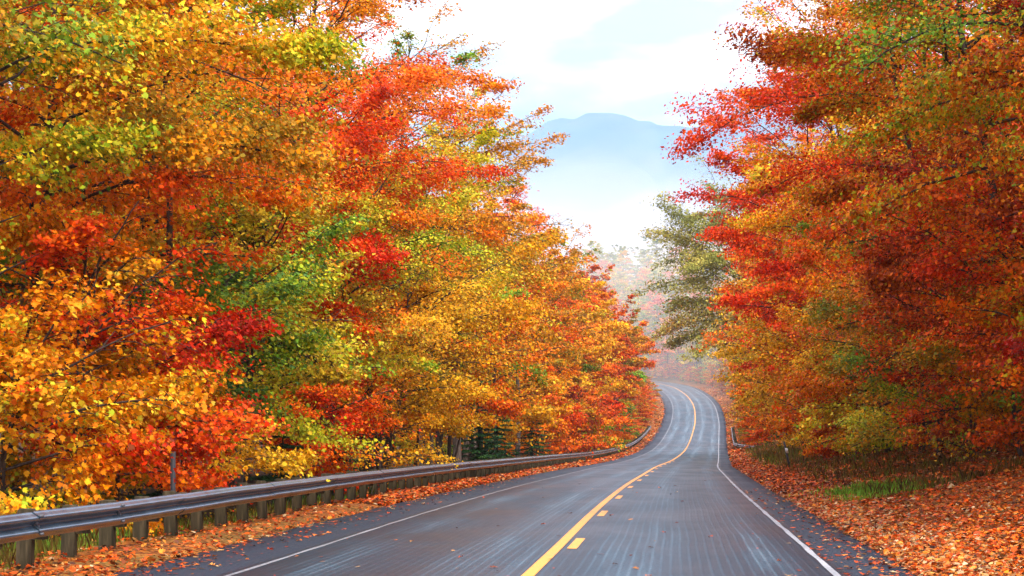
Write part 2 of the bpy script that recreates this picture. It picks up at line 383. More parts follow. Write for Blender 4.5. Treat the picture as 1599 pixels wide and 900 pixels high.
def mat_mountain():
    m, nt = new_mat('forested_slope')
    geo = N(nt, 'ShaderNodeNewGeometry')
    n = N(nt, 'ShaderNodeTexNoise', Scale=0.03, Detail=8.0, Roughness=0.7); L(nt, geo.outputs['Position'], n.inputs['Vector'])
    r = ramp(nt, [(.35, (.03, .06, .07)), (.55, (.06, .09, .08)), (.7, (.12, .10, .07))]); L(nt, n.outputs[0], r.inputs[0])
    p = principled(nt, Roughness=0.95); L(nt, r.outputs[0], p.inputs['Base Color']); out(nt, p.outputs[0]); return m
M_ROAD = mat_road(); M_WHITE = mat_paint('white_road_paint', (.36, .39, .41), 0.11); M_WORN = mat_paint('worn_white_road_paint', (.30, .33, .35), 0.18); M_YEL = mat_paint('yellow_road_paint', (.80, .31, .012), 0.05)
M_GROUND = mat_ground(); M_METAL = mat_metal(); M_WOOD = mat_wood(); M_MOUNT = mat_mountain()
M_POST = mat_plain('dull_steel', (.05, .05, .055), 0.6); M_REFL = mat_plain('white_reflector', (.75, .75, .72), 0.4)
M_BOLT = mat_plain('bolt_steel', (.10, .10, .11), 0.5)

# ------------------------------------------------------------------ ground, mountain
def axis(segs):
    o = [segs[0][0]]
    for a, b, st in segs:
        n = max(1, int(round((b - a) / st))); o += list(np.linspace(a, b, n + 1)[1:])
    return np.array(o)
gx = axis([(-1400, -300, 110), (-300, -60, 16), (-60, -16, 3), (-16, 50, 0.5), (50, 90, 3), (90, 300, 14), (300, 1400, 110)])
gy = axis([(-45, 20, 3), (20, 150, 0.7), (150, 560, 1.6), (560, 800, 8), (800, 1500, 50)])
GX, GY = np.meshgrid(gx, gy)
GZ = ground(GX, GY)
GZ = np.where(GY > 800, GZ, GZ)
nx, ny = len(gx), len(gy)
ii = (np.arange(ny - 1)[:, None] * nx + np.arange(nx - 1)[None, :]).ravel()
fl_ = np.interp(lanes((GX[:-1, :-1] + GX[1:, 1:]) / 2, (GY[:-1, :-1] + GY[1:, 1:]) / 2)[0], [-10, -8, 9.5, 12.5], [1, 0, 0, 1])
me = mesh_np('ground', np.c_[GX.ravel(), GY.ravel(), np.clip(GZ, -30, 36).ravel()], np.c_[ii, ii + 1, ii + nx + 1, ii + nx], True, {'mould_shade': fl_})
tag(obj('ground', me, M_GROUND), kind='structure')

mx_ = np.linspace(-1300, 1400, 340); my_ = np.linspace(1000, 1900, 90)
MX, MY = np.meshgrid(mx_, my_)
def mountain(x, y):
    d = (y - 1400)
    # ridge line height above the eye as it runs from left to right
    ridge = np.interp(x, [-1300, -500, -200, -60, 2, 24, 52, 66, 80, 96, 114, 150, 250, 420, 700, 1400],
                         [55, 60, 78, 122, 157, 170, 176, 175.5, 171, 167, 168, 176, 200, 170, 110, 60])
    fall = np.exp(-(d / 230.0) ** 2)
    return ridge * fall + 5.0 * fbm(x, y, 0.012, 8) * fall + (1 - fall) * 10
MZ = mountain(MX, MY)
rs = np.random.RandomState(4)
MZ += np.exp(-((MY - 1400) / 230.0) ** 2) * 1.0 * (rs.rand(*MZ.shape) * 4.5 + 1.2 * fbm(MX, MY, .05, 9))
n2x = len(mx_); ii = (np.arange(len(my_) - 1)[:, None] * n2x + np.arange(n2x - 1)[None, :]).ravel()
me = mesh_np('mountain', np.c_[MX.ravel(), MY.ravel(), MZ.ravel()], np.c_[ii, ii + 1, ii + n2x + 1, ii + n2x], True)
tag(obj('mountain', me, M_MOUNT), kind='structure')

# ------------------------------------------------------------------ road and markings
def strip(name, m, s0, s1, lat_list, dz=0.0, step=1.0, wob=None, kind='structure'):
    s = np.arange(s0, s1 + 1e-6, step); k = len(lat_list)
    V = []; U = []
    for j, (la, dd) in enumerate(lat_list):
        l = la + (wob(s, j) if wob else 0 * s)
        c = at_s(s, 0.0, dz + dd); nn = np.stack([np.interp(s, SS, NR[:, 0]), np.interp(s, SS, NR[:, 1])], -1)
        c[:, :2] += nn * l[:, None]
        V.append(c); U.append(np.c_[l, s])
    V = np.stack(V, 1).reshape(-1, 3); U = np.stack(U, 1).reshape(-1, 2)
    i = (np.arange(len(s) - 1)[:, None] * k + np.arange(k - 1)[None, :]).ravel()
    return V, np.c_[i, i + 1, i + k + 1, i + k], U
def edge_wob(s, j):
    if j in (0, 1): return 0.07 * np.sin(s * 0.9) * np.sin(s * 0.37 + 1) + 0.05 * np.sin(s * 3.1)
    if j in (9, 10): return 0.06 * np.sin(s * 0.8 + 2) * np.sin(s * 0.31) + 0.04 * np.sin(s * 2.7)
    return 0 * s
def crown(l): return -0.015 * abs(l)
lats = [(-4.98, -0.16), (-4.95, crown(4.9))] + [(l, crown(l)) for l in (-4.2, -3.2, -1.6, 0, 1.6, 3.2, 4.0)] + [(4.45, crown(4.4)), (4.48, -0.16)]
V, Fc, U = strip('road', M_ROAD, 0, SS[-1] - 2, lats, 0.02, 0.5, edge_wob)
tag(obj('road', mesh_np('road', V, Fc, True, uv=U), M_ROAD), kind='structure')
RZ = 0.02
def line(name, m, s0, s1, la, lb, step=1.0, wob=None):
    return strip(name, m, s0, s1, [(la, RZ + crown(la) + 0.005), (lb, RZ + crown(lb) + 0.005)], 0.0, step, wob)
smax = SS[-1] - 3
def paint(name, m, parts):
    v = []; f = []; u = []; n = 0
    for V, Fc, U in parts: v.append(V); f.append(Fc + n); u.append(U); n += len(V)
    tag(obj(name, mesh_np(name, np.concatenate(v), np.concatenate(f), True, uv=np.concatenate(u)), m), kind='structure')
ws = lambda s, j: 0.006 * np.sin(s * 1.3 + j * 2) + 0.004 * np.sin(s * 2.1 + j)
paint('left_edge_marking', M_WORN, [line('', None, 0, smax, -3.50, -3.43, 0.5, ws)])
paint('right_edge_marking', M_WHITE, [line('', None, 0, smax, 3.41, 3.49, 0.5, ws)])
ys = [line('', None, 0, smax, -0.09, 0.055, 0.5)]
S25 = s_of_y(25.0)
s = S25 + 7.1 - 12.0 * 4
while s < s_of_y(175):
    if s > 0: ys.append(line('', None, s - 1.5, s + 1.5, 0.125, 0.26, 0.5))
    s += 12.0
paint('yellow_centre_marking', M_YEL, ys)

# ------------------------------------------------------------------ guardrails
W = np.array([(0.083 * math.sin(math.pi * k / 12) ** 2 if k not in (0, 24) else 0.0, .156 - .312 * k / 24) for k in range(25)])
def guardrail(name, label, s0, s1, latf, side, hbeam, nindiv, tops=1.0):
    """side: +1 the beam faces the right (the road lies to the right of it)"""
    root = empty(name, at_s(s0, latf(s0)).tolist()); tag(root, label, 'guardrail')
    org = np.array(root.location)
    def place(s, lat):
        p = at_s(s, lat)
        g = ground(p[..., 0:1].ravel(), p[..., 1:2].ravel()).reshape(p.shape[:-1])
        return p, g
    smooth_s = np.arange(s0 - 2, s1 + 3, 1.0)
    road_h = np.interp(smooth_s, SS, CL[:, 2])
    sec = 3.81; k = 0; s = s0
    while s < s1 - 0.1:
        e = min(s + sec + 0.16, s1)
        q = np.linspace(s, e, 6); kw = k % 2 * .003
        rows = []
        sag = 0.012 * math.sin(k * 1.7) ; yaw = 0.004 * math.sin(k * 2.3)
        for i, t in enumerate(q):
            la = latf(t); c = at_s(t, la)
            n = np.array([np.interp(t, SS, NR[:, 0]), np.interp(t, SS, NR[:, 1])]) * side
            z = np.interp(t, smooth_s, road_h) + hbeam + sag * (i / 5 - .5)
            lift = 0.004
            rows.append([(c[0] + n[0] * (d + kw + lift + yaw * i / 5), c[1] + n[1] * (d + kw + lift + yaw * i / 5), z + h) for d, h in W])
        v = np.array(rows).reshape(-1, 3) - org
        kk = len(W); ii = (np.arange(5)[:, None] * kk + np.arange(kk - 1)[None, :]).ravel()
        b = obj('beam_section', mesh_np('beam_section', v, np.c_[ii, ii + 1, ii + kk + 1, ii + kk], True), M_METAL, root)
        if k < 5 and nindiv > 60:
            for (ds, h, d) in ((0.05, .105, .072), (0.05, -.105, .072), (0.12, .105, .072), (0.12, -.105, .072), (.05, .02, .02), (.12, -.02, .02)):
                t = s + ds; c = at_s(t, latf(t)); n = np.array([np.interp(t, SS, NR[:, 0]), np.interp(t, SS, NR[:, 1])]) * side
                mb = MB(); mb.box((c[0] + n[0] * (d + .012) - org[0], c[1] + n[1] * (d + .012) - org[1], np.interp(t, smooth_s, road_h) + hbeam + h - org[2]), (.03, .03, .03))
                obj('bolt', mb.mesh('bolt'), M_BOLT, b)
        s += sec; k += 1
    r = random.Random(5); ss = s0 + 0.6; i = 0; rest = MB()
    while ss < s1:
        la = latf(ss); n = np.array([np.interp(ss, SS, NR[:, 0]), np.interp(ss, SS, NR[:, 1])]) * side
        c = at_s(ss, la); rz = math.atan2(n[1], n[0]); zt = np.interp(ss, smooth_s, road_h) + hbeam + .165 * tops + r.uniform(-.02, .02)
        cx, cy = c[0] - n[0] * 0.26, c[1] - n[1] * 0.26; g = gpt(cx, cy) - 0.25
        pm = MB(); h = zt - g; w = .18 + r.uniform(-.01, .015)
        target = pm if i < nindiv else rest
        target.box((cx - org[0], cy - org[1], g + h / 2 - org[2]), (w, w, h), rz + r.uniform(-.06, .06), 0.012, r.uniform(-.04, .04))
        bl = MB(); tb = bl if i < nindiv else rest
        tb.box((c[0] - n[0] * 0.082 - org[0], c[1] - n[1] * 0.082 - org[1], zt - .02 - .17 - org[2]), (.15, .15, .34), rz, 0.01)
        if i < nindiv:
            po = obj('post', pm.mesh('post'), M_WOOD, root); obj('spacer_block', bl.mesh('spacer_block'), M_WOOD, po)
        ss += 1.905; i += 1
    if rest.n:
        tag(obj('far_posts', rest.mesh('far_posts'), M_WOOD, root), kind='stuff')
    return root
SR0, SR1 = s_of_y(14), s_of_y(304)
guardrail('guardrail', 'long galvanised steel guardrail on wooden posts along the left shoulder', SR0, SR1,
          lambda s: -5.78 - 1.2 * max(0, (s - SR1 + 14) / 14) ** 2 * 0, 1, 0.53, 98)
SQ0, SQ1 = s_of_y(213), s_of_y(300)
guardrail('guardrail', 'short pale guardrail end flaring outward at the dip of the right shoulder', SQ0, SQ1,
          lambda s: 5.15 + 1.9 * max(0.0, 1 - (s - SQ0) / 26) ** 1.4, -1, 0.55, 46)

# marker posts
def marker(x, y, h, w, lean, label, refl):
    g = gpt(x, y); root = empty('marker_post', (x, y, g)); tag(root, label, 'post')
    mb = MB()
    for dx, dy, ww, dd in ((0, 0, w, .006), (-w / 2 + .004, .014, .008, .028), (w / 2 - .004, .014, .008, .028)):
        mb.box((dx + h / 2 * math.tan(lean) - 0, dy, h / 2 - 0.1), (ww, dd, h + .2), 0, 0, lean)
    obj('channel_post', mb.mesh('channel_post'), M_POST, root)
    if refl:
        b = MB(); b.box((h * 0.62 * math.tan(lean), -.012, h * .66), (.12, .012, .22), 0, 0, lean); obj('reflector', b.mesh('reflector'), M_REFL, root)
marker(-5.75, 38, 1.42, .085, 0.0, 'thin dark steel post standing just behind the left guardrail', False)
p_ = at_s(s_of_y(98), 6.3); marker(p_[0], p_[1], 1.15, .09, -0.22, 'leaning dark marker post with white reflector on the right verge', True)

# ------------------------------------------------------------------ trees
def tmpl_quad():
    return np.array([(0, -.5, 0), (.42, .02, .10), (0, .55, -.06), (-.42, .02, .10)])
def tmpl_maple():
    return np.array([(0, -.48, 0), (.30, -.34, .05), (.52, -.02, .12), (.24, .06, .03), (.36, .36, .08), (.12, .26, .0), (0, .62, -.10),
                     (-.12, .26, .0), (-.36, .36, .08), (-.24, .06, .03), (-.52, -.02, .12), (-.30, -.34, .05)])
def leaf_mesh(name, P, Nn, size, hue, val, rs, maple=False):
    T = tmpl_maple() if maple else tmpl_quad(); k = len(T); n = len(P)
    Nn = Nn / (np.linalg.norm(Nn, axis=1)[:, None] + 1e-9)
    r = rs.normal(size=(n, 3)); r[:, 2] -= 0.7
    D = r - (r * Nn).sum(1)[:, None] * Nn; D /= np.linalg.norm(D, axis=1)[:, None] + 1e-9
    S = np.cross(D, Nn)
    sz = size * (0.5 + 0.95 * rs.rand(n) ** 1.3); wd = 0.75 + 0.4 * rs.rand(n); curl = rs.uniform(-.5, 2.2, n)
    v = P[:, None, :] + sz[:, None, None] * (T[None, :, 0:1] * (S * wd[:, None])[:, None, :] + T[None, :, 1:2] * D[:, None, :] + T[None, :, 2:3] * (Nn * curl[:, None])[:, None, :])
    f = np.arange(n * k).reshape(n, k)
    return mesh_np(name, v.reshape(-1, 3), f, False, {'hue': np.clip(hue, .01, .99), 'val': val})

def broadleaf(seed, H, cb, R, nleaf, size, reach=0.35, lean=0.0, droop=0.35, maple=False, thin=1.0, multi=1, spread=1.0, trunk_r=None, twigk=1.0, skirt=1.0):
    """tree standing at the origin; +X is the side it grows towards. returns (trunk mesh, branches mesh, crown mesh)"""
    rs = np.random.RandomState(seed)
    tk = MB(); bk = MB(); C = []; NN = []; HU = []; wts = []
    tr = trunk_r or (0.008 * H + 0.02)
    trunks = []
    for m_ in range(multi):
        n = 9; t = np.linspace(0, 1, n); off = rs.normal(size=2) * 0.12 * (m_ > 0)
        ang = rs.rand() * 6.28; sp = 0.10 * H * (m_ > 0)
        w = np.cumsum(rs.normal(size=(n, 2)) * 0.012 * H, axis=0); w[0] = 0
        P = np.c_[off[0] + lean * t**1.5 + w[:, 0] + sp * t * math.cos(ang), off[1] + w[:, 1] + sp * t * math.sin(ang), -0.4 + t * (H * (0.97 - 0.08 * m_) + 0.4)]
        Rr = tr * (1 - 0.88 * t) * (0.8 if m_ else 1); Rr[0] *= 1.35
        tk.tube(P, Rr, 8); trunks.append((P, Rr))
    nl = int(H * 3.0 * spread) + 4
    twigs = []
    for i in range(nl):
        P, Rr = trunks[i % multi]
        u = ((i + rs.rand()) / nl) ** 0.95; h = cb + u * (H * 0.96 - cb)
        base = np.array([np.interp(h, P[:, 2], P[:, k]) for k in range(3)]); r0 = np.interp(h, P[:, 2], Rr)
        az = i * 2.39996 + rs.normal() * 0.35
        d = np.array([math.cos(az), math.sin(az)])
        env = max(0.05, math.sin(math.pi * min(1, (u * 0.80 + 0.20)))) ** 0.65
        ln = R * env * rs.uniform(0.62, 1.12) * (1 + reach * d[0]) * (skirt + (1 - skirt) * min(1.0, max(0.0, (h - 3.5) / 6.0)))
        elv = math.radians(min(66, max(-8, 10 + 50 * u + rs.normal() * 11)))
        m = 8; t = np.linspace(0, 1, m)
        rise = ln * (math.tan(elv) * 0.8) * t - droop * ln * t**2.2
        wob = np.cumsum(rs.normal(size=(m, 2)) * 0.035 * ln, axis=0); wob[0] = 0
        Q = base + np.c_[d[0] * ln * t + wob[:, 0], d[1] * ln * t + wob[:, 1], rise]
        bk.tube(Q, np.linspace(max(0.026, r0 * 0.55), 0.011, m), 5)
        lim = rs.normal()
        dens = rs.uniform(0.15, 1.4)
        nt_ = max(4, int(ln * 2.6 * twigk)); sgn = 1
        for j in range(nt_):
            tt = 0.22 + 0.78 * (j + rs.rand() * .8) / nt_; sgn = -sgn
            q0 = np.array([np.interp(tt, t, Q[:, k]) for k in range(3)])
            loc = d * math.cos(0.75) + sgn * np.array([-d[1], d[0]]) * math.sin(0.75) * rs.uniform(.7, 1.3)
            tl = (0.42 * ln * (1.15 - tt) + 0.35) * rs.uniform(.6, 1.2)
            q1 = q0 + np.array([loc[0] * tl, loc[1] * tl, tl * rs.uniform(-.38, .42)])
            mid = (q0 + q1) / 2 + np.array([0, 0, 0.10 * tl])
            bk.tube([q0, mid, q1], [0.012, 0.008, 0.004], 3)
            twigs.append((q0, mid, q1, tl, lim + 0.55 * rs.normal(), u, dens, tt))
        twigs.append((Q[-3], Q[-2], Q[-1], 0.6, lim, u, dens, 1.0))
    wt = np.array([(tw[3] + .25) * tw[6] * (0.45 + 0.75 * tw[7]) for tw in twigs]) * np.exp(0.75 * rs.normal(size=len(twigs))); wt /= wt.sum()
    cnt = rs.multinomial(nleaf, wt)
    A = np.array([tw[0] for tw in twigs]); B = np.array([tw[1] for tw in twigs]); D = np.array([tw[2] for tw in twigs])
    idx = np.repeat(np.arange(len(twigs)), cnt); n = len(idx)
    t = rs.rand(n)[:, None] ** 0.75
    P = (1 - t)**2 * A[idx] + 2 * t * (1 - t) * B[idx] + t**2 * D[idx]
    tl = np.array([tw[3] for tw in twigs])[idx]
    sg = (0.10 + 0.13 * tl) * thin
    J = rs.normal(size=(n, 3)) * np.c_[sg, sg, sg * 0.5]
    J[:, 2] -= np.abs(rs.normal(size=n)) * 0.05
    P = P + J
    cen = np.array([lean * .6, 0, cb + (H - cb) * .45]); O = P - cen; O[:, 2] *= 0.6; O /= np.linalg.norm(O, axis=1)[:, None] + 1e-6
    Nn = np.array([[0, 0, 0.62]]) + O * 0.42 + rs.normal(size=(n, 3)) * 0.42
    cl = np.array([tw[4] for tw in twigs])[idx]; uu = np.array([tw[5] for tw in twigs])[idx]
    hue = 0.5 + 0.18 * cl + 0.13 * rs.normal(size=n) + 0.10 * fbm(P[:, 0], P[:, 2], 0.9, seed % 17)
    val = np.clip((0.86 + 0.26 * rs.normal(size=n)) * (1 + 0.0 * cl), .25, 1.35)
    return (tk.mesh('trunk', True), bk.mesh('branches', True), leaf_mesh('crown', P, Nn, size, hue, val, rs, maple))

def conifer(seed, H, R, n, size=0.09):
    rs = np.random.RandomState(seed); tk = MB(); bk = MB(); P = []; NN = []; cl = []
    tk.tube([(0, 0, -.3), (0.02, 0, H * .5), (0, 0, H)], [0.02 * H, .012 * H, .004], 7)
    tiers = int(H * 4)
    for i in range(tiers):
        u = (i + .4) / tiers; h = 0.15 + u * (H - .25); rr = R * (1 - u) ** 0.8 + .08
        for k in range(7):
            az = rs.rand() * 6.28; ln = rr * rs.uniform(.75, 1.15); d = np.array([math.cos(az), math.sin(az)])
            t = np.linspace(0, 1, 5); Q = np.c_[d[0] * ln * t, d[1] * ln * t, h + ln * (-.35 * t + .2 * t**2)]
            bk.tube(Q, np.linspace(.012, .003, 5), 3)
            m = max(8, int(n * ln / (R * tiers * 7 * 0.55)))
            tt = rs.rand(m) ** .8; side = rs.normal(size=m) * .16 * (1.1 - tt) * ln * 1.2
            P.append(np.c_[d[0] * ln * tt - d[1] * side, d[1] * ln * tt + d[0] * side, np.interp(tt, t, Q[:, 2]) - np.abs(side) * .25 + rs.normal(size=m) * .015])
            cl.append(np.full(m, rs.normal() * .15) + 0.35 * tt)
    P = np.concatenate(P); cl = np.concatenate(cl)
    Nn = np.array([[0, 0, 1.0]]) + rs.normal(size=P.shape) * .35
    return tk.mesh('trunk', True), bk.mesh('branches', True), leaf_mesh('crown', P, Nn, size, .35 + cl + .08 * rs.normal(size=len(P)), np.clip(.9 + .2 * rs.normal(size=len(P)), .5, 1.4), rs)

def plant(geo, name, label, cat, x, y, rz, pal, s=1.0, group=None, sx=1.0, bark=None):
    root = empty(name, (x, y, gpt(x, y) - 0.02), rz, s)
    root.scale = (s * sx, s * sx, s)
    tag(root, label, cat, group)
    for nm, me, m in (('trunk', geo[0], bark or BARK), ('branches', geo[1], BARK), ('crown', geo[2], LEAF[pal])):
        if me is None: continue
        if not me.materials: me.materials.append(m)
        o = bpy.data.objects.new(nm, me); col.objects.link(o); o.parent = root
        o.material_slots[0].link = 'OBJECT'; o.material_slots[0].material = m
    return root

COL = {'gold': 'golden yellow', 'golive': 'olive and bronze', 'mix': 'mixed gold, orange and green', 'red': 'bright scarlet', 'redmix': 'red and orange', 'orange': 'bright orange',
       'rust': 'rusty red-brown', 'maroon': 'dark maroon and rust', 'yellow': 'clear yellow', 'green': 'green and yellow', 'teal': 'cool green',
       'lime': 'yellow-green', 'oak': 'grey-green', 'fir': 'dark green'}
def nth(k):
    if k < len(ORD): return ORD[k]
    return {2: 'twenty-', 3: 'thirty-', 4: 'forty-'}[(k + 1) // 10] + ORD[(k + 1) % 10 - 1] if (k + 1) % 10 else {3: 'thirtieth', 4: 'fortieth'}[(k + 1) // 10]
ORD = ['nearest', 'second', 'third', 'fourth', 'fifth', 'sixth', 'seventh', 'eighth', 'ninth', 'tenth', 'eleventh', 'twelfth', 'thirteenth', 'fourteenth',
       'fifteenth', 'sixteenth', 'seventeenth', 'eighteenth', 'nineteenth', 'twentieth', 'twenty-first', 'twenty-second', 'twenty-third', 'twenty-fourth']

# ---- front rows: every tree grown on its own.  (Y, lateral, height, crown base, radius, palette, leaves/1000)
LEFT = [
 (30, -11.4, 15.0, 4.0, 4.0, 'golive', 46), (37.5, -12.2, 16.5, 3.0, 4.4, 'mix', 62), (45, -10.8, 17, 3.2, 4.6, 'orange', 54),
 (53, -11.6, 17, 3.0, 4.6, 'mix', 48), (60, -10.2, 10.8, 5.6, 4.0, 'red', 34), (70, -11.0, 19.5, 5.0, 4.8, 'orange', 42),
 (80, -11.6, 19.0, 4.5, 4.8, 'orange', 36), (91, -11.0, 14.0, 4.0, 4.6, 'lime', 28), (101, -12.0, 21.0, 5.0, 5.2, 'golive', 24),
 (118, -11.4, 15.0, 3.5, 4.8, 'mix', 22), (128, -12, 22.5, 5.0, 5.2, 'golive', 18), (146, -11.8, 18.8, 3.5, 4.8, 'golive', 18), (165, -12.4, 21.3, 3.5, 5.0, 'orange', 18),
 (188, -13.0, 19.0, 3.0, 4.8, 'golive', 15), (212, -13.2, 19.5, 2.5, 4.8, 'golive', 15), (238, -12.6, 19.5, 2.0, 4.8, 'gold', 13), (266, -12.6, 18.5, 1.5, 4.8, 'orange', 13),
 (296, -12.6, 18, 1.5, 4.6, 'rust', 12), (326, -12.2, 16, 1, 4.6, 'golive', 12), (355, -11.6, 14, 1, 4.4, 'orange', 12), (384, -11.2, 12, .8, 4.4, 'rust', 12), (414, -11, 11, .8, 4.2, 'orange', 12),
]
RIGHT = [
 (30, 11.4, 16, 3.2, 4.6, 'maroon', 44), (37, 10.8, 17, 2.4, 4.6, 'redmix', 50), (45, 10.6, 17.5, 2.2, 4.6, 'maroon', 62), (54, 10.2, 17, 2.0, 4.6, 'maroon', 62),
 (64, 10, 18, 2.0, 4.8, 'redmix', 54), (75, 9.8, 19, 2.0, 4.8, 'golive', 52), (88, 9.6, 18, 2.0, 4.8, 'mix', 40), (101, 9.4, 18, 2.0, 5.2, 'red', 38),
 (117, 9.4, 21, 2.0, 5.0, 'redmix', 32), (135, 9.2, 19.5, 2.0, 5.3, 'mix', 26), (155, 9.4, 19.5, 2.0, 5.1, 'red', 24), (178, 9.8, 19, 2.0, 5.0, 'orange', 18),
 (203, 9.8, 17, 1.6, 4.6, 'gold', 16), (285, 9.8, 15, 1, 4.2, 'gold', 13),
 (315, 9.8, 13, 1, 4.2, 'redmix', 12), (345, 9.6, 12, 1, 4.2, 'orange', 12), (375, 10, 11, 1, 4.2, 'rust', 12), (405, 11, 11, 1, 4.4, 'gold', 12), (436, 12, 11, 1, 4.4, 'rust', 12),
]
def lsize(Y): return 0.088 if Y < 62 else (0.088 * (Y / 62) ** 0.75)
for side, rows in ((-1, LEFT), (1, RIGHT)):
    seen = {}
    for i, (Y, lat, H, cb, R, pal, nk) in enumerate(rows):
        geo = broadleaf(100 + i + (50 if side > 0 else 0), H, cb, R, int(nk * 1000 * 1.4), lsize(Y), 0.38, 0.9, maple=(Y < 50 and side < 0), multi=1 + (i % 3 == 1), skirt=(0.5 if side < 0 else 0.62))
        p = at_s(s_of_y(Y), lat)
        k = seen.get(pal, 0); seen[pal] = k + 1
        where = 'behind the left guardrail' if side < 0 else 'along the right verge'
        plant(geo, 'maple_tree', '%s front-row maple %s, the %s of that colour' % (COL[pal], where, ORD[k]), 'tree', p[0], p[1], 0.0 if side < 0 else math.pi, pal,
              group='front row trees on the left' if side < 0 else 'front row trees on the right')
# the big grey-green oak that leans over the far road
geo = broadleaf(777, 28, 10.5, 8.2, 52000, 0.24, 0.35, 3.6, droop=.4, spread=1.3, thin=1.5)
p = at_s(s_of_y(248), 8.0); plant(geo, 'oak_tree', 'tall grey-green oak leaning over the far road beside the red trees', 'tree', p[0], p[1], math.pi, 'oak')

# ---- low trees at the wood's edge.  (name, Y, lateral, height, crown base, radius, palette, leaves/1000, label)
LOW = [
 (33.5, -8.9, 3.6, .5, 2.2, 'mix', 12, 'small mixed gold and green maple with low branches over the near end of the guardrail'),
 (38.5, -9.0, 5.6, 1.4, 2.5, 'orange', 13, 'low orange maple behind the near guardrail, left of the steel post'),
 (41.5, -9.0, 4.2, 1.7, 2.7, 'red', 14, 'low scarlet maple spreading above the steel post'),
 (46, -9.1, 3.4, .4, 2.2, 'yellow', 9, 'small yellow sapling right of the steel post'),
 (49, -9.0, 6.0, 2.6, 2.5, 'teal', 18, 'cool green young maple above the scarlet one on the left'),
 (54, -8.9, 8.0, 2.6, 2.7, 'lime', 18, 'yellow-green maple behind the guardrail beside the cool green one'),
 (60, -8.6, 3.3, .9, 2.1, 'redmix', 12, 'low red and orange maple with a flat crown near the small firs'),
 (66, -8.7, 9.4, 4.4, 2.7, 'lime', 18, 'yellow-green maple under the scarlet front-row maple on the left'),
 (72, -8.4, 4.0, .6, 2.0, 'gold', 8, 'low golden shrub-like maple right of the low red maple'),
 (77, -8.5, 8.0, 3.2, 3.9, 'yellow', 26, 'broad bright yellow maple reaching over the middle of the guardrail'),
 (86, -8.8, 8.4, 3.4, 3.5, 'gold', 18, 'broad golden maple beyond the bright yellow one on the left'),
 (100, -8.7, 7.5, 3.0, 3.2, 'orange', 12, 'mid-height orange maple left of the bend by the bare trunks'),
 (134, -9.2, 7.0, 2.0, 3.0, 'gold', 9, 'golden maple behind the far part of the guardrail'),
 (160, -9.4, 7.0, 1.0, 3.2, 'orange', 8, 'small orange maple near the far end of the guardrail'),
 (190, -9.2, 6.5, .6, 3.2, 'rust', 7, 'small rusty maple near the far end of the guardrail'),
 (225, -9.2, 6.0, .6, 3.0, 'orange', 6, 'small bright orange tree where the guardrail bends'),
 (48, 9.6, 5.2, 1.8, 2.8, 'redmix', 15, 'low red and orange maple hanging over the leafy right bank'),
 (57, 9.4, 5.2, 1.2, 2.8, 'rust', 12, 'low rusty maple on the right bank'),
 (66, 9.2, 5.4, 1.0, 2.9, 'golive', 12, 'low olive and bronze maple on the right bank above the grass patch'),
 (80, 9.0, 6.0, .8, 3.0, 'orange', 12, 'mid-height orange maple on the right bank'),
 (96, 8.8, 6.6, .8, 3.0, 'gold', 11, 'golden maple close behind the leaning marker post'),
 (125, 8.8, 8.0, .6, 3.4, 'gold', 11, 'golden maple on the right before the short guardrail end'),
 (150, 8.8, 7.0, .5, 3.0, 'orange', 9, 'orange maple right above the short guardrail end'),
 (120, 9.2, 12.0, 5.0, 4.8, 'red', 18, 'brilliant scarlet maple reaching over the right lane'),
 (142, 9.2, 12.5, 2.6, 4.8, 'yellow', 13, 'yellow maple under the scarlet crowns on the right'),
 (40, 11.0, 4.6, .2, 2.6, 'maroon', 15, 'dark maroon bush at the right edge above the leafy bank'),
 (47, 10.4, 4.0, .2, 2.4, 'rust', 13, 'rusty bush on the right bank beside the dark maroon one'),
 (53, 9.8, 4.2, .2, 2.5, 'golive', 13, 'olive bush on the right bank left of the rusty bush'),
 (61, 9.6, 4.2, .1, 2.5, 'maroon', 12, 'dark red bush behind the dry weeds on the right'),
 (70, 9.2, 4.0, .1, 2.5, 'green', 12, 'green bush with yellow tips behind the dry weeds on the right'),
 (80, 9.0, 3.8, .1, 2.4, 'lime', 10, 'yellow-green bush right of the leaning marker post'),
 (92, 8.8, 3.6, .1, 2.3, 'rust', 9, 'rusty bush just behind the leaning marker post'),
 (108, 8.6, 4.0, .1, 2.4, 'orange', 9, 'low orange bush left of the leaning marker post'),
 (52, 12.5, 5.0, .2, 2.8, 'rust', 14, 'rusty bush deeper on the right bank behind the first bushes'),
 (66, 12.0, 5.0, .2, 2.8, 'maroon', 13, 'maroon bush deeper on the right bank behind the green one'),
 (84, 11.5, 5.0, .2, 2.8, 'rust', 11, 'rusty bush deeper on the right bank behind the yellow-green one'),
 (238, 9.6, 8.0, .6, 3.2, 'orange', 6, 'orange maple beyond the short guardrail on the right'),
 (250, 9.6, 8.0, .6, 3.2, 'gold', 6, 'small golden maple next to the trunk of the leaning oak'),
]
for i, (Y, lat, H, cb, R, pal, nk, lab) in enumerate(LOW):
    geo = broadleaf(300 + i, H, cb, R, int(nk * 1250), lsize(Y), 0.3, 0.3, droop=.2, maple=(Y < 56 and lat < 0), multi=2, spread=1.9, trunk_r=.07, twigk=1.3)
    p = at_s(s_of_y(Y), lat); plant(geo, 'young_maple', lab, 'tree', p[0], p[1], 0.0 if lat < 0 else math.pi, pal, group='young maples at the edge of the wood')

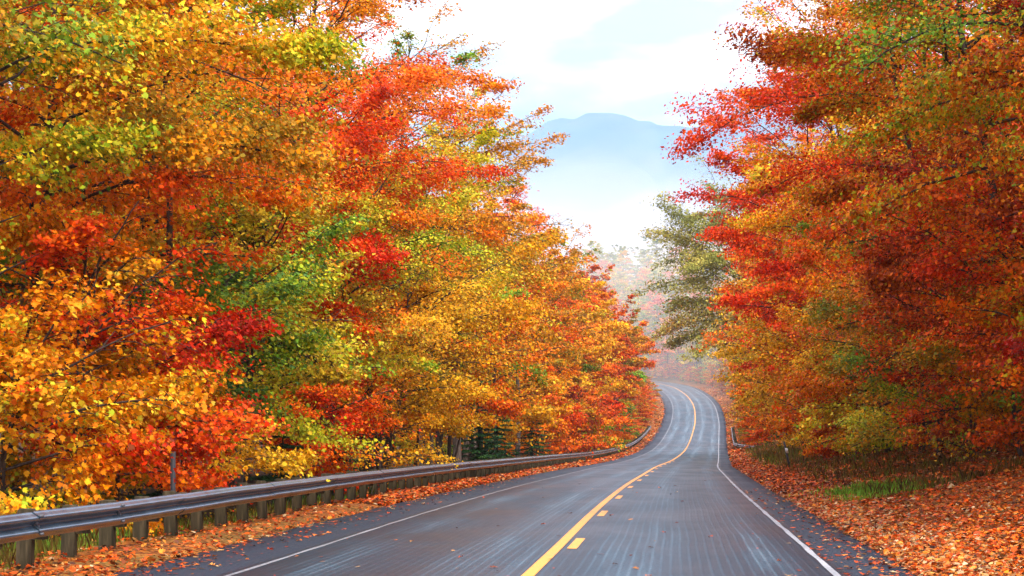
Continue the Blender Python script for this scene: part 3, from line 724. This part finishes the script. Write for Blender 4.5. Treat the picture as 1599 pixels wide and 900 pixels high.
# ---- small firs
for i, (Y, lat, H, R, lab) in enumerate([
  (56, -8.3, 2.9, 1.3, 'small dark fir beneath the low red maple, left one of the near pair'), (66, -8.4, 2.6, 1.1, 'small dark fir beneath the low red maple, right one of the near pair'),
  (112, -8.6, 5.2, 1.9, 'bushy green fir behind the middle of the guardrail'), (124, -8.8, 4.6, 1.7, 'bushy fir just beyond the widest green fir'),
  (150, -9.0, 5.6, 1.9, 'tall narrow fir near the far end of the guardrail'), (44, -8.6, 2.4, 1.0, 'tiny fir hidden behind the nearest guardrail stretch')]):
    geo = conifer(500 + i, H, R, 9000 if Y < 100 else 7000, .08 if Y < 100 else .13)
    p = at_s(s_of_y(Y), lat); plant(geo, 'fir_tree', lab, 'conifer', p[0], p[1], i * 1.1, 'fir', group='small firs behind the guardrail')

# ---- bare trunks seen between the leaves
rs = np.random.RandomState(11)
tr_geo = []
for k in range(4):
    r_ = np.random.RandomState(900 + k); mb = MB(); n = 9; t = np.linspace(0, 1, n)
    w = np.cumsum(r_.normal(size=(n, 2)) * .09, axis=0); w[0] = 0
    mb.tube(np.c_[w[:, 0], w[:, 1], -.4 + 11.4 * t], .17 * (1 - .6 * t) + .02, 9)
    bb = MB()
    for j in range(7):
        h = 2.5 + j * 1.1; az = r_.rand() * 6.28; q = np.array([np.interp(h, -.4 + 11.4 * t, w[:, 0]), np.interp(h, -.4 + 11.4 * t, w[:, 1]), h])
        ln = r_.uniform(.8, 2.0); d = np.array([math.cos(az), math.sin(az), .5]); bb.tube([q, q + d * ln * .5 + [0, 0, .05], q + d * ln], [.04, .022, .007], 4)
    tr_geo.append((mb.mesh('trunk', True), bb.mesh('branches', True), None))
for i in range(34):
    Y = 34 + i * 3.6 + rs.uniform(-1, 1); lat = -8.9 - rs.rand() * 3.4
    p = at_s(s_of_y(Y), lat); s_ = rs.uniform(.55, 1.0) * (1.25 if i in (22, 24) else 1)
    plant(tr_geo[i % 4], 'bare_trunk', 'slim bare tree trunk in the dark wood behind the left guardrail, %s from the camera' % nth(i), 'tree trunk', p[0], p[1], rs.rand() * 6.28, 'gold', s_,
          'bare trunks between the leaves on the left', bark=BARKG if i % 3 == 0 else BARK)

# ---- the wood behind: shared tree shapes, each tree an object of its own
BACK = [broadleaf(600 + k, 18, 3.0 if k < 4 else 1.0, 5.0, 19000, 0.17, 0.0, 0.3, spread=.9, twigk=.8) for k in range(5)]
FARG = [broadleaf(640 + k, 18, 1.5, 5.4, 9000, 0.34, 0.0, 0.3, spread=.7, twigk=.6) for k in range(4)]
rs = np.random.RandomState(21)
def row(Y0, Y1, st, lat, jit, hs, pals, geos, lab, grp):
    Y = Y0; i = 0; cnt = {}
    while Y < Y1:
        l = lat + rs.uniform(-jit, jit); p = at_s(s_of_y(Y), l); pal = pals[rs.randint(len(pals))]
        k = cnt.get(pal, 0); cnt[pal] = k + 1
        plant(geos[rs.randint(len(geos))], 'forest_tree', lab % COL[pal] + ', %s of that colour' % nth(k), 'tree', p[0], p[1], rs.rand() * 6.28, pal, rs.uniform(*hs) / 18.0, grp, sx=rs.uniform(.95, 1.15))
        Y += st(Y) * rs.uniform(.85, 1.15); i += 1
LP = ['golive', 'gold', 'orange', 'mix', 'gold', 'lime', 'green', 'mix']
RPal = ['rust', 'maroon', 'redmix', 'mix', 'orange', 'rust', 'lime', 'red']
row(38, 215, lambda Y: 6 + Y * .02, -15.5, 1.0, (17, 21), LP, BACK, '%s tree in the left second row', 'second row trees on the left')
row(52, 230, lambda Y: 8 + Y * .03, -21.5, 1.5, (18, 23), LP, BACK, '%s tree deep in the left wood', 'deep wood trees on the left')
row(215, 470, lambda Y: 14, -18, 1.5, (19, 23), ['rust', 'golive', 'orange', 'rust'], FARG, '%s tree in the far left second row', 'far second row trees on the left')
row(40, 215, lambda Y: 6 + Y * .02, 14.5, 1.0, (17, 20), RPal, BACK, '%s tree in the right second row', 'second row trees on the right')
row(55, 230, lambda Y: 8 + Y * .03, 20.5, 1.5, (17, 21), RPal, BACK, '%s tree deep in the right wood', 'deep wood trees on the right')
row(215, 470, lambda Y: 14, 15, 1.5, (15, 19), ['rust', 'gold', 'orange', 'redmix', 'golive'], FARG, '%s tree in the far right second row', 'far second row trees on the right')
# trees on the misty slope beyond the bend
far = []
for i in range(420):
    Y = rs.uniform(480, 690); x = Y * rs.uniform(0.03, 0.105)
    lat, _, _ = lanes(np.array([x]), np.array([Y]))
    if abs(lat[0]) < 9: continue
    if any((x - a) ** 2 + (Y - b) ** 2 < 40 for a, b in far): continue
    far.append((x, Y))
far.sort(key=lambda q: q[0] / q[1]); cnt = {}
for i, (x, Y) in enumerate(far):
    pal = ['oak', 'redmix', 'mix', 'green', 'orange', 'teal', 'lime', 'teal'][rs.randint(8)]
    cnt[pal] = cnt.get(pal, -1) + 1
    plant(FARG[rs.randint(4)], 'forest_tree', 'pale %s tree in the mist beyond the bend, %s from left' % (COL[pal], nth(cnt[pal]) if cnt[pal] else 'first'), 'tree', x, Y, rs.rand() * 6.28, pal, rs.uniform(12, 16) / 18, 'misty trees beyond the bend', sx=1.15)

cnt = {}
for side, Y0, Y1, st, l0 in ((-1, 250, 450, 9, -7.8), (1, 215, 452, 9, 7.6), (1, 452, 545, 1.6, 8.0)):
    Y = Y0
    while Y < Y1:
        if Y < 470 or side < 0: p = at_s(s_of_y(min(Y, 452)), l0 + rs.uniform(-.6, .6) + (0 if Y < 452 else 4)); x, y = p[0], p[1]
        else: x = rs.uniform(34, 52); y = Y
        if Y > 452: x = rs.uniform(14, 52); y = Y + 25
        lat, _, _ = lanes(np.array([x]), np.array([y]))
        if abs(lat[0]) > 6.6:
            pal = ['orange', 'rust', 'redmix', 'gold', 'teal', 'golive'][rs.randint(6)]; key = (pal, side); k = cnt.get(key, -1) + 1; cnt[key] = k
            plant(FARG[rs.randint(4)], 'roadside_bush', '%s bush on the far %s verge, %s of that colour' % (COL[pal], 'left' if side < 0 else 'right', nth(k)), 'bush', x, y, rs.rand() * 6.28, pal,
                  rs.uniform(.20, .30), 'bushes along the far verges', sx=1.35)
        Y += st * rs.uniform(.8, 1.2)

for k in range(26):
    p = at_s(s_of_y(452) + k * 2.6, rs.uniform(6.4, 8.8)); pal = ['rust', 'teal', 'mix', 'redmix', 'golive'][rs.randint(5)]
    plant(FARG[rs.randint(4)], 'roadside_bush', 'low %s bush outside the far bend, %s from the camera' % (COL[pal].replace(',', ''), nth(k)), 'bush', p[0], p[1], rs.rand() * 6.28, pal, rs.uniform(.12, .2), 'low bushes round the far bend', sx=1.5)

# ------------------------------------------------------------------ fallen leaves, verge plants
def scatter(name, n, sfun, size, huef, rs, on_road=False, flat=.28):
    s, lat = sfun(n)
    p = at_s(s, 0.0); nn = np.stack([np.interp(s, SS, NR[:, 0]), np.interp(s, SS, NR[:, 1])], -1)
    x = p[:, 0] + nn[:, 0] * lat; y = p[:, 1] + nn[:, 1] * lat
    z = np.where((lat > -4.93) & (lat < 4.43), p[:, 2] + RZ - .015 * np.abs(lat), 0)
    g = ground(x, y); on = (lat > -4.93) & (lat < 4.43)
    z = np.where(on, z + .012, g + .02 + rs.rand(len(x)) * .04)
    N_ = np.array([[0, 0, 1.0]]) + rs.normal(size=(len(x), 3)) * np.where(on, .10, flat)[:, None]
    hue = huef(s, lat, len(x)); val = np.clip(.8 + .32 * rs.normal(size=len(x)) + .12 * fbm(x, y, 1.3, 7), .25, 1.4)
    P = np.c_[x, y, z]
    return P, N_, size, hue, val
def expo(rs, n, a, b, k):                        # more leaves near a, thinning out towards b
    u = rs.rand(n) ** k; return a + (b - a) * u
rs = np.random.RandomState(31)
sY = s_of_y
def ybias(n, y0, y1):                            # evenly spread in 1/Y so near ground gets its share
    u = rs.rand(n); y = 1 / (1 / y0 + u * (1 / y1 - 1 / y0)); return np.interp(y, CL[:500, 1], SS[:500])
def hR(s, lat, n):
    red = np.exp(-((s - sY(80)) / 28) ** 2) * np.exp(-((lat - 5.2) / 1.0) ** 2)
    gold = np.exp(-((lat - 4.9) / .7) ** 2) * (s < sY(60))
    return .50 + .27 * rs.normal(size=n) - .10 * red + .17 * gold
def hL(s, lat, n): return .50 + .26 * rs.normal(size=n)
jobs = [
 (120000, lambda n: (ybias(n, 20, 62), 4.4 + 11 * rs.rand(n) ** 1.15), .073, hR),
 (34000, lambda n: (ybias(n, 55, 150), 4.4 + 9 * rs.rand(n) ** 1.3), .13, hR),
 (12000, lambda n: (ybias(n, 130, 440), 4.4 + 5 * rs.rand(n)), .28, hR),
 (9000, lambda n: (ybias(n, 46, 115), 5.5 + 7 * rs.rand(n)), .14, hR),
 (6500, lambda n: (ybias(n, 18, 62), -4.92 - 3.6 * rs.rand(n) ** 1.4), .072, hL),
 (22000, lambda n: (ybias(n, 50, 150), -4.95 - 4 * rs.rand(n) ** 1.5), .12, hL),
 (12000, lambda n: (ybias(n, 130, 440), -4.7 - 5 * rs.rand(n)), .28, hL),
 (900, lambda n: (ybias(n, 20, 90), -4.95 + 1.1 * rs.rand(n) ** 2.4), .085, hL),
 (900, lambda n: (ybias(n, 20, 70), 4.45 - .95 * rs.rand(n) ** 2.0), .085, hR),
 (90, lambda n: (ybias(n, 20, 90), rs.uniform(-3.4, 3.4, n)), .085, hL),
]
for (n, fn, size, hf), gname in zip(jobs, ['b'] * len(jobs)):
    pass
def merge(jl, name, label, near):
    Ps = []; Ns = []; Ss = []; Hs = []; Vs = []
    for n, fn, size, hf in jl:
        P, N_, sz, h, v = scatter('', n, fn, size, hf, rs)
        Ps.append(P); Ns.append(N_); Ss.append(np.full(len(P), sz)); Hs.append(h); Vs.append(v)
    me = leaf_mesh(name, np.concatenate(Ps), np.concatenate(Ns), np.concatenate(Ss), np.concatenate(Hs), np.concatenate(Vs), rs, near)
    tag(obj(name, me, LITTER), label, 'fallen leaves', None, 'stuff')
merge([jobs[0]], 'fallen_leaves', 'thick carpet of orange fallen leaves on the near right bank', True)
merge(jobs[1:4], 'fallen_leaves', 'red and orange fallen leaves along the far right verge', False)
merge([jobs[4]], 'fallen_leaves', 'fallen leaves at the foot of the near guardrail posts', True)
merge(jobs[5:7], 'fallen_leaves', 'fallen leaves under the far stretch of the left guardrail', False)
merge(jobs[7:10], 'fallen_leaves', 'scattered single leaves lying on the asphalt', True)

def blades(name, label, n, fn, hgt, wid, hue0, hj, k=5, spread=.12, bend=.5):
    """tufts of narrow arching blades"""
    s, lat = fn(n); p = at_s(s, 0.0); nn = np.stack([np.interp(s, SS, NR[:, 0]), np.interp(s, SS, NR[:, 1])], -1)
    x = p[:, 0] + nn[:, 0] * lat; y = p[:, 1] + nn[:, 1] * lat; g = ground(x, y)
    keep = fbm(x, y, .8, 12) + rs.normal(size=n) * .3 > -.1; hk = np.where(keep, 1.0, .35)
    x = np.repeat(x, k) + rs.normal(size=n * k) * spread; y = np.repeat(y, k) + rs.normal(size=n * k) * spread; z = np.repeat(g, k) - .02
    m = n * k; az = rs.rand(m) * 6.28; h = hgt * np.repeat(rs.uniform(.35, 1.3, n) * hk, k) * rs.uniform(.6, 1.1, m); w = wid * rs.uniform(.6, 1.3, m)
    b = bend * h * rs.rand(m); dx, dy = np.cos(az), np.sin(az)
    v = np.empty((m, 5, 3))
    v[:, 0] = np.c_[x - dy * w, y + dx * w, z]; v[:, 1] = np.c_[x + dy * w, y - dx * w, z]
    v[:, 2] = np.c_[x + dy * w * .8 + dx * b * .3, y - dx * w * .8 + dy * b * .3, z + h * .6]
    v[:, 3] = np.c_[x + dx * b, y + dy * b, z + h]
    v[:, 4] = np.c_[x - dy * w * .8 + dx * b * .3, y + dx * w * .8 + dy * b * .3, z + h * .6]
    f = np.arange(m * 5).reshape(m, 5)
    me = mesh_np(name, v.reshape(-1, 3), f, False, {'hue': np.clip(hue0 + hj * np.repeat(rs.normal(size=n), k) + .06 * rs.normal(size=m), .01, .99), 'val': np.clip(.9 + .2 * rs.normal(size=m), .4, 1.4)})
    tag(obj(name, me, GRASS), label, 'grass', None, 'stuff')
blades('grass_patch', 'bright green grass patch on the right verge', 900, lambda n: (sY(53.5) + rs.normal(size=n) * 2.4 + (n and 1.2 * np.sin(np.arange(n))), 6.3 + rs.normal(size=n) * .42 + .25 * np.sin(np.arange(n) * 1.7)), .19, .006, .90, .10, 6, .2)
blades('verge_weeds', 'dry olive and brown weeds along the right verge', 2100, lambda n: (np.interp(48 + 62 * rs.rand(n) ** 1.3, CL[:500, 1], SS[:500]), 5.9 + np.abs(2.2 + rs.normal(size=n) * 1.5)), .30, .006, .26, .24, 6, .16)
blades('verge_weeds', 'green and tan weeds between the left guardrail posts', 5200, lambda n: (ybias(n, 20, 150), -6.3 - 2.0 * rs.rand(n)), .26, .004, .52, .2, 6, .16)
blades('verge_weeds', 'thin tufts on the sunken ground behind the far verge', 1800, lambda n: (ybias(n, 110, 300), np.where(rs.rand(n) < .5, 6.0 + 3 * rs.rand(n), -6.5 - 3 * rs.rand(n))), .6, .02, .42, .18, 5, .3)

# ------------------------------------------------------------------ mist and haze
def volume(name, me, dens, c, an=0.0, label=None):
    m, nt = new_mat(name + '_air')
    v = N(nt, 'ShaderNodeVolumePrincipled', Density=dens, Anisotropy=an); v.inputs['Color'].default_value = (c[0], c[1], c[2], 1)
    o = N(nt, 'ShaderNodeOutputMaterial'); L(nt, v.outputs[0], o.inputs['Volume'])
    return tag(obj(name, me, m), label, 'haze' if label else None, None, 'stuff')
hb = MB(); hb.box((0, 925, 98), (2900, 1990, 276)); volume('haze', hb.mesh('haze'), 0.00008, (.75, .90, 1.0), 0.0, 'thin pale haze filling the whole valley')
def ellip(c, r, k=0):
    n1, n2 = (160, 40) if k else (48, 24); a = np.linspace(0, 2 * math.pi, n1, endpoint=False); b = np.linspace(0.02, math.pi - .02, n2)
    A, B = np.meshgrid(a, b); v = np.c_[(c[0] + r[0] * np.cos(A) * np.sin(B)).ravel(), (c[1] + r[1] * np.sin(A) * np.sin(B)).ravel(), (c[2] + r[2] * np.cos(B) * (1 + (.10 * np.sin(A * 9 + k * 1.9) * np.sin(A * 4 + k) + .05 * np.sin(A * 23 + k * 3.1) + .05 * np.cos(B * 11 + k)) * (k > 0))).ravel()]
    i = np.arange(n2 - 1)[:, None] * n1; j = np.arange(n1)[None, :]
    q = np.stack([i + j, i + n1 + j, i + n1 + (j + 1) % n1, i + (j + 1) % n1], -1).reshape(-1, 4)
    top = np.arange(n1)[None, :]; bot = (np.arange(n1) + (n2 - 1) * n1)[None, ::-1]
    return mesh_np('fog', v, [q, top, bot], True)
for q_ in range(11):
    hh = 34 + 6.5 * q_
    volume('fog_bank', ellip((60, 850 + 5 * q_, 0), (520 + hh, 110 + hh * .3, hh), 1 + q_), .0120 * math.exp(-.20 * q_) , (1, 1, 1), 0, 'white fog bank lying at the foot of the mountain')
for q_ in range(6):
    hh = 90 + 21 * q_
    volume('blue_air', ellip((90, 1230, 0), (1100 + 10 * q_, 270 + 6 * q_, hh), 21 + q_ if q_ < 4 else 0), .0012, (.46, .72, .98), 0, 'blue air in front of the mountain')
volume('thin_mist', ellip((40, 600, 0), (180, 250, 42)), 0.0022, (1, 1, 1), 0, 'thin mist drifting over the trees beyond the bend')
print('polys', sum(len(m.polygons) for m in bpy.data.meshes))
